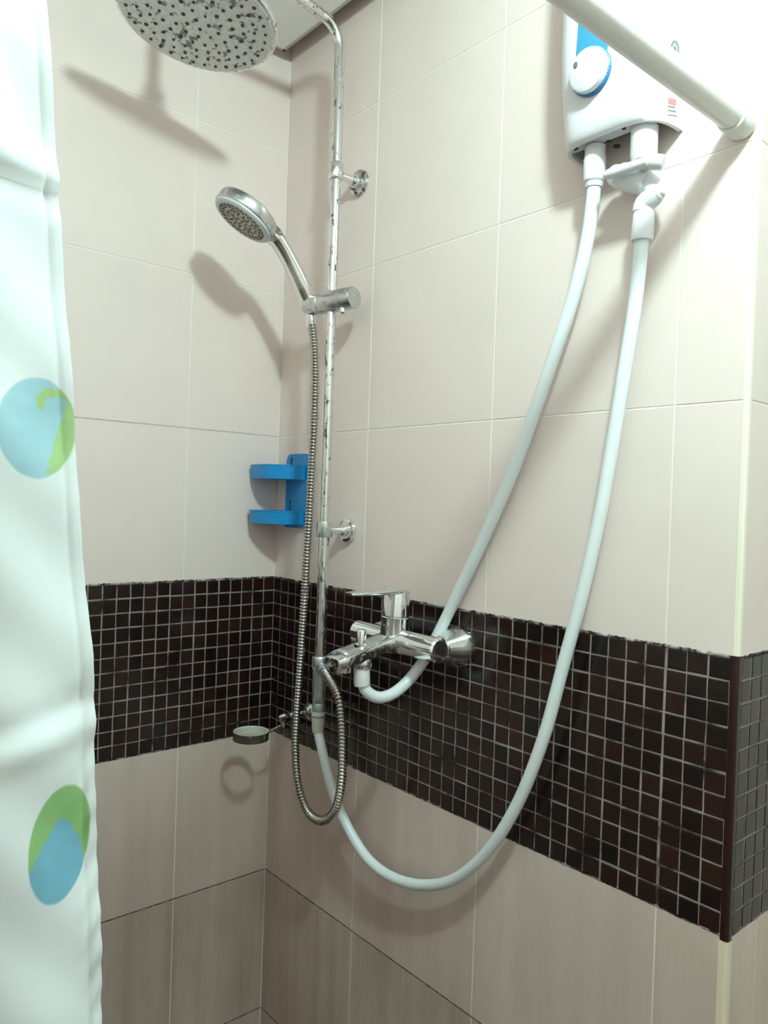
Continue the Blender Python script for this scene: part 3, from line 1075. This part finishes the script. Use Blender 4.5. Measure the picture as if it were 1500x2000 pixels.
def tray(zt, h, notch):
    """tray outline in plan: bowed front, left end by the corner"""
    out = [(-0.005, cy0), (-0.060, cy0)]
    n = 16
    for i in range(n + 1):
        f = i / n
        y = cy0 - 0.003 + (cy1 - cy0 + 0.008) * f
        x = -cxd - 0.004 * math.sin(math.pi * f) - (0.005 * math.sin(2 * math.pi * f) if notch else 0) + 0.024 * max(0, f - 0.6) ** 2 / 0.16
        out.append((x, y))
    out += [(-0.044, cy1), (-0.005, cy1)]
    bm = new()
    c = (-0.036, (cy0 + cy1) / 2)
    inn = [(c[0] + (a - c[0]) * 0.92, c[1] + (b - c[1]) * 0.94) for a, b in out]
    low = [(c[0] + (a - c[0]) * 0.965, c[1] + (b - c[1]) * 0.97) for a, b in out]
    rim = [(c[0] + (a - c[0]) * 1.02, c[1] + (b - c[1]) * 1.015) for a, b in out]
    L = [[bm.verts.new((a, b, z)) for a, b in pts] for pts, z in ((low, zt - h), (out, zt - 0.003), (rim, zt - 0.0025), (rim, zt), (inn, zt), (inn, zt - h + 0.002))]
    k = len(out)
    for A, B in zip(L, L[1:]):
        for i in range(k):
            bm.faces.new((A[i], A[(i + 1) % k], B[(i + 1) % k], B[i]))
    bm.faces.new(L[0])
    bm.faces.new(L[-1])
    return obj('tray', bm, 'blue', rack)


tray(px(540, 906, X=-0.072).z, 0.0285, False)
tray(px(540, 998, X=-0.072).z, 0.0265, True)

# ---------------------------------------------------------------- ring holder
RC = px(490, 1436, Y=-0.112)
bw = px(606, 1389, X=0.0)
ringh = thing('ring_holder', 'small tarnished metal ring holder on an arm below the mosaic band corner', 'holder', (0, bw.y, bw.z))
bm = new()
rr = 0.0345
lathe(bm, [(rr, -0.0075), (rr, 0.0075), (rr - 0.0018, 0.0082), (rr - 0.0034, 0.0075), (rr - 0.0034, -0.0075), (rr - 0.0018, -0.0082), (rr, -0.0075)], RC, (0, 0, 1), 56)
rg = obj('ring', bm, 'ring_metal', ringh)
bm = new()
lathe(bm, [(rr - 0.0036, -0.0072), (rr - 0.0036, 0.0078), (rr - 0.0018, 0.0088), (rr - 0.0006, 0.0084)], RC, (0, 0, 1), 56)
obj('ring_liner', bm, mat('pale_limescale', (0.62, 0.6, 0.5), 0.6), rg)
ed = px(525, 1430, Y=-0.112)
kn_ = px(553, 1414, Y=-0.118)
el = px(549, 1400, X=-0.052)
bm = new()
sweep(bm, spline([ed + (RC - ed) * 0.06, ed.lerp(kn_, 0.5), kn_], 0.003), 0.0026, 12)
obj('ring_stem', bm, 'ring_metal', ringh)
bm = new()
lathe(bm, [(0, -0.006), (0.005, -0.006), (0.0062, -0.003), (0.0062, 0.008), (0.004, 0.0105), (0, 0.0105)], kn_, (0.2, 0.1, 1), 18)
obj('swivel_joint', bm, 'chrome', ringh)
bm = new()
sweep(bm, spline([kn_ + V((0, 0, 0.003)), el, el.lerp(bw, 0.5), bw + V((-0.004, 0, 0))], 0.004), 0.0048, 16)
obj('arm', bm, 'chrome_rust', ringh)
bm = new()
lathe(bm, [(0, 0.001), (0.0175, 0.001), (0.0175, 0.004), (0.013, 0.008), (0.008, 0.012), (0, 0.012)], bw, (-1, 0, 0), 28)
obj('wall_flange', bm, 'chrome_rust', ringh)

# ---------------------------------------------------------------- curtain rod and curtain
RDY, RDZ = -0.9715, 1.949
rodt = thing('curtain_rod', 'cream white shower curtain rod fixed to the tiled wall by the outer corner', 'curtain rod', (0, RDY, RDZ))
obj('pole', rod(new(), (-0.012, RDY, RDZ), (XL + 0.012, RDY, RDZ), 0.0150, 36), 'rod', rodt)
for x_, s in ((0.0, -1), (XL, 1)):
    bm = new()
    lathe(bm, [(0, 0.0005), (0.0165, 0.0005), (0.0178, 0.002), (0.0178, 0.024), (0.0170, 0.0255), (0.0170, 0.0275), (0.0176, 0.0285), (0.0172, 0.031), (0.0152, 0.0325)], (x_, RDY, RDZ), (s, 0, 0), 40)
    obj('end_cap', bm, 'rod', rodt)

CY = RDY
edge_px = [(95, 0), (104, 130), (118, 310), (123, 400), (133, 600), (150, 815), (160, 960), (166, 1060), (174, 1160), (184, 1280), (190, 1385), (190, 1500), (196, 1640), (199, 1780), (202, 1900), (203, 2000)]
ed_pts = [px(x, y, Y=CY) for x, y in edge_px]


def edge_x(z):
    if z >= ed_pts[0].z:
        return ed_pts[0].x - (z - ed_pts[0].z) * 0.09
    for a, b in zip(ed_pts, ed_pts[1:]):
        if b.z <= z <= a.z:
            return a.x + (b.x - a.x) * (a.z - z) / (a.z - b.z)
    return ed_pts[-1].x + (ed_pts[-1].z - z) * 0.035


ct_top, ct_bot = RDZ - 0.0158, 0.06
offs = [0.0, 0.0015, 0.003, 0.0045, 0.006, 0.0072, 0.0085, 0.010, 0.012, 0.0145] + [0.0175 + 0.003 * i for i in range(24)] + [0.095 + 0.0125 * i for i in range(33)]
rz = []
z = ct_top
while z > ct_bot:
    rz.append(z)
    z -= 0.006
rz.append(ct_bot)
cz1 = px(60, 322, Y=CY).z
cz2 = px(100, 1440, Y=CY).z


def gauss(x, s):
    return math.exp(-(x / s) ** 2)


def curt_y(s, z):
    """fold relief of the hanging cloth, s = distance from its free edge"""
    far = min(1, s / 0.12)
    y = 0.022 * far * math.sin(s * 46 + 0.5 * math.sin(z * 2)) - 0.006 * far
    y += 0.0030 * gauss(z - cz1 - 0.10 * (s - 0.02), 0.0075) - 0.0022 * gauss(z - cz1 + 0.010 - 0.10 * (s - 0.02), 0.006)
    y += 0.0026 * gauss(z - cz2 + 0.25 * (s - 0.02), 0.008) - 0.0020 * gauss(z - cz2 - 0.012 + 0.25 * (s - 0.02), 0.007)
    y += 0.0016 * math.sin(z * 37 + s * 60) * math.exp(-s / 0.06) + 0.0010 * math.sin(z * 81 - s * 90 + 1)
    hem = math.exp(-(s / 0.009) ** 2)
    y += hem * 0.0009 * math.sin(z * 300 + s * 500) * (0.35 + 0.9 * max(0, min(1, (1.42 - z) / 0.15)))
    y -= 0.0016 * math.exp(-((s - 0.0068) / 0.0012) ** 2)
    return y


bm = new()
uvl = bm.loops.layers.uv.new('cloth')
grid = []
for z in rz:
    ex = edge_x(z)
    row = []
    for s in offs:
        k = 1.0
        v = bm.verts.new((ex - s, CY + 0.004 - curt_y(s, z), z))
        row.append((v, (ex - s, z)))
    grid.append(row)
for A, B in zip(grid, grid[1:]):
    for i in range(len(offs) - 1):
        f_ = bm.faces.new((A[i][0], A[i + 1][0], B[i + 1][0], B[i][0]))
        for lp, uv in zip(f_.loops, (A[i][1], A[i + 1][1], B[i + 1][1], B[i][1])):
            lp[uvl].uv = uv

# cloth with its printed round blobs
cm = M['curtain'] = mat('printed_white_cloth', (0.86, 0.88, 0.88), 0.6, spec=0.3)
b_ = bsdf(cm)
uvn = nd(cm, 'ShaderNodeUVMap', uv_map='cloth')
sx = nd(cm, 'ShaderNodeSeparateXYZ')
lk(cm, uvn.outputs['UV'], sx.inputs[0])
wob = math2(cm, 'MULTIPLY', math2(cm, 'SUBTRACT', noise(cm, uvn.outputs['UV'], 90, 4), 0.5), 0.35)
wob2 = math2(cm, 'MULTIPLY', math2(cm, 'SUBTRACT', noise(cm, uvn.outputs['UV'], 170, 5, 0.7), 0.5), 0.012)


def blob(cx, cy, rx, ry, tilt):
    """soft-edged ellipse mask in cloth metres, plus its local coordinates"""
    dx = math2(cm, 'SUBTRACT', sx.outputs[0], cx)
    dy = math2(cm, 'SUBTRACT', sx.outputs[1], cy)
    c, s = math.cos(tilt), math.sin(tilt)
    a = math2(cm, 'ADD', math2(cm, 'MULTIPLY', dx, c), math2(cm, 'MULTIPLY', dy, s))
    b = math2(cm, 'SUBTRACT', math2(cm, 'MULTIPLY', dy, c), math2(cm, 'MULTIPLY', dx, s))
    r = math2(cm, 'SQRT', math2(cm, 'ADD', math2(cm, 'POWER', math2(cm, 'DIVIDE', math2(cm, 'ABSOLUTE', a), rx), 2.0), math2(cm, 'POWER', math2(cm, 'DIVIDE', math2(cm, 'ABSOLUTE', b), ry), 2.0)))
    r = math2(cm, 'ADD', r, math2(cm, 'MULTIPLY', wob, 0.12))
    return ramp(cm, r, [(0.95, (1, 1, 1)), (1.0, (0, 0, 0))]), a, b


tint = ramp(cm, noise(cm, uvn.outputs['UV'], 40, 3), [(0.3, (0.85, 0.85, 0.85)), (0.7, (1, 1, 1))])
col = (0.86, 0.88, 0.88)
p1 = px(75, 836, Y=CY)
r1 = abs(px(75, 736, Y=CY).z - px(75, 938, Y=CY).z) / 2
w1 = abs(px(-5, 836, Y=CY).x - px(162, 836, Y=CY).x) / 2
m1, a1, b1 = blob(p1.x, p1.z, w1, r1, 0.0)
p2 = px(120, 1650, Y=CY)
r2 = abs(px(120, 1536, Y=CY).z - px(120, 1764, Y=CY).z) / 2
w2_ = abs(px(53, 1650, Y=CY).x - px(187, 1650, Y=CY).x) / 2
m2, a2, b2 = blob(p2.x, p2.z, w2_ * 0.97, r2 * 1.02, -0.09)
blue1 = mixc(cm, 1.0, (0.46, 0.70, 0.77), tint, 'MULTIPLY')
green = mixc(cm, 1.0, (0.34, 0.59, 0.24), tint, 'MULTIPLY')
green1 = mixc(cm, 1.0, (0.47, 0.68, 0.30), tint, 'MULTIPLY')
blue2 = mixc(cm, 1.0, (0.24, 0.54, 0.68), tint, 'MULTIPLY')
# blob 1: blue with a green coast along its right side
kx_, ky_ = w1 / 83.5, r1 / 101.0
g1 = math2(cm, 'SUBTRACT', math2(cm, 'ADD', a1, wob2), math2(cm, 'ADD', math2(cm, 'MULTIPLY', b1, 0.28), 43 * kx_))
lowm = ramp(cm, math2(cm, 'MULTIPLY', math2(cm, 'SUBTRACT', 40 * ky_, b1), 600.0), [(0.0, (0, 0, 0)), (0.5, (1, 1, 1))])
g1b = mixc(cm, 1.0, ramp(cm, math2(cm, 'MULTIPLY', g1, 600.0), [(0.0, (0, 0, 0)), (0.5, (1, 1, 1))]), lowm, 'MULTIPLY')
# the hooked top of the coast: part of a ring
hr = math2(cm, 'SQRT', math2(cm, 'ADD', math2(cm, 'POWER', math2(cm, 'ABSOLUTE', math2(cm, 'SUBTRACT', a1, 35 * kx_)), 2.0), math2(cm, 'POWER', math2(cm, 'ABSOLUTE', math2(cm, 'SUBTRACT', b1, 46 * ky_)), 2.0)))
hr = math2(cm, 'ABSOLUTE', math2(cm, 'SUBTRACT', math2(cm, 'ADD', hr, math2(cm, 'MULTIPLY', wob2, 0.7)), 29 * ky_))
arc = ramp(cm, math2(cm, 'MULTIPLY', math2(cm, 'SUBTRACT', 9.5 * ky_, hr), 600.0), [(0.0, (0, 0, 0)), (0.5, (1, 1, 1))])
arcm = ramp(cm, math2(cm, 'MULTIPLY', math2(cm, 'SUBTRACT', b1, 36 * ky_), 600.0), [(0.0, (0, 0, 0)), (0.5, (1, 1, 1))])
g1m = mixc(cm, 1.0, g1b, mixc(cm, 1.0, arc, arcm, 'MULTIPLY'), 'LIGHTEN')
low1 = ramp(cm, math2(cm, 'MULTIPLY', math2(cm, 'ADD', b1, r1 * 0.9), 400.0), [(0.0, (0, 0, 0)), (0.5, (1, 1, 1))])
col = mixc(cm, m1, col, mixc(cm, mixc(cm, 1.0, g1m, low1, 'MULTIPLY'), blue1, green1))
# blob 2: green cap over a blue tongue
tong = math2(cm, 'SUBTRACT', math2(cm, 'ADD', math2(cm, 'SUBTRACT', r2 * 0.44, math2(cm, 'MULTIPLY', math2(cm, 'POWER', math2(cm, 'DIVIDE', math2(cm, 'ABSOLUTE', math2(cm, 'SUBTRACT', a2, 0.0005)), w2_), 1.5), r2 * 0.95)), wob2), b2)
t2m = ramp(cm, math2(cm, 'MULTIPLY', tong, 700.0), [(0.0, (0, 0, 0)), (0.6, (1, 1, 1))])
col = mixc(cm, m2, col, mixc(cm, t2m, green, blue2))
lk(cm, col, b_.inputs['Base Color'])
tr = nd(cm, 'ShaderNodeBsdfTranslucent')
lk(cm, col, tr.inputs['Color'])
mx = nd(cm, 'ShaderNodeMixShader')
mx.inputs[0].default_value = 0.22
lk(cm, b_.outputs[0], mx.inputs[1])
lk(cm, tr.outputs[0], mx.inputs[2])
lk(cm, mx.outputs[0], cm.node_tree.nodes['Material Output'].inputs['Surface'])

ct = D.objects.new('shower_curtain', None)
ct.empty_display_size = 0.03
COL.objects.link(ct)
ct.location = (-0.98, CY, ct_bot)
BASE[ct.name] = V(ct.location)
tag(ct, 'white fabric shower curtain printed with blue and green blobs hanging from the rod', 'curtain')
co = obj('cloth', bm, 'curtain', ct, sharp=180)
sol = co.modifiers.new('thickness', 'SOLIDIFY')
sol.thickness = 0.0006
sol.offset = 0
for i in range(6):
    x_ = edge_x(ct_top) - 0.012 - i * 0.085
    bm = new()
    R1 = 0.0240
    cpts = [V((x_, RDY + R1 * math.cos(a), RDZ - 0.0071 + R1 * math.sin(a))) for a in [2 * math.pi * k / 28 for k in range(29)]]
    sweep(bm, cpts, 0.0017, 10)
    obj('hanging_ring', bm, 'white', ct)
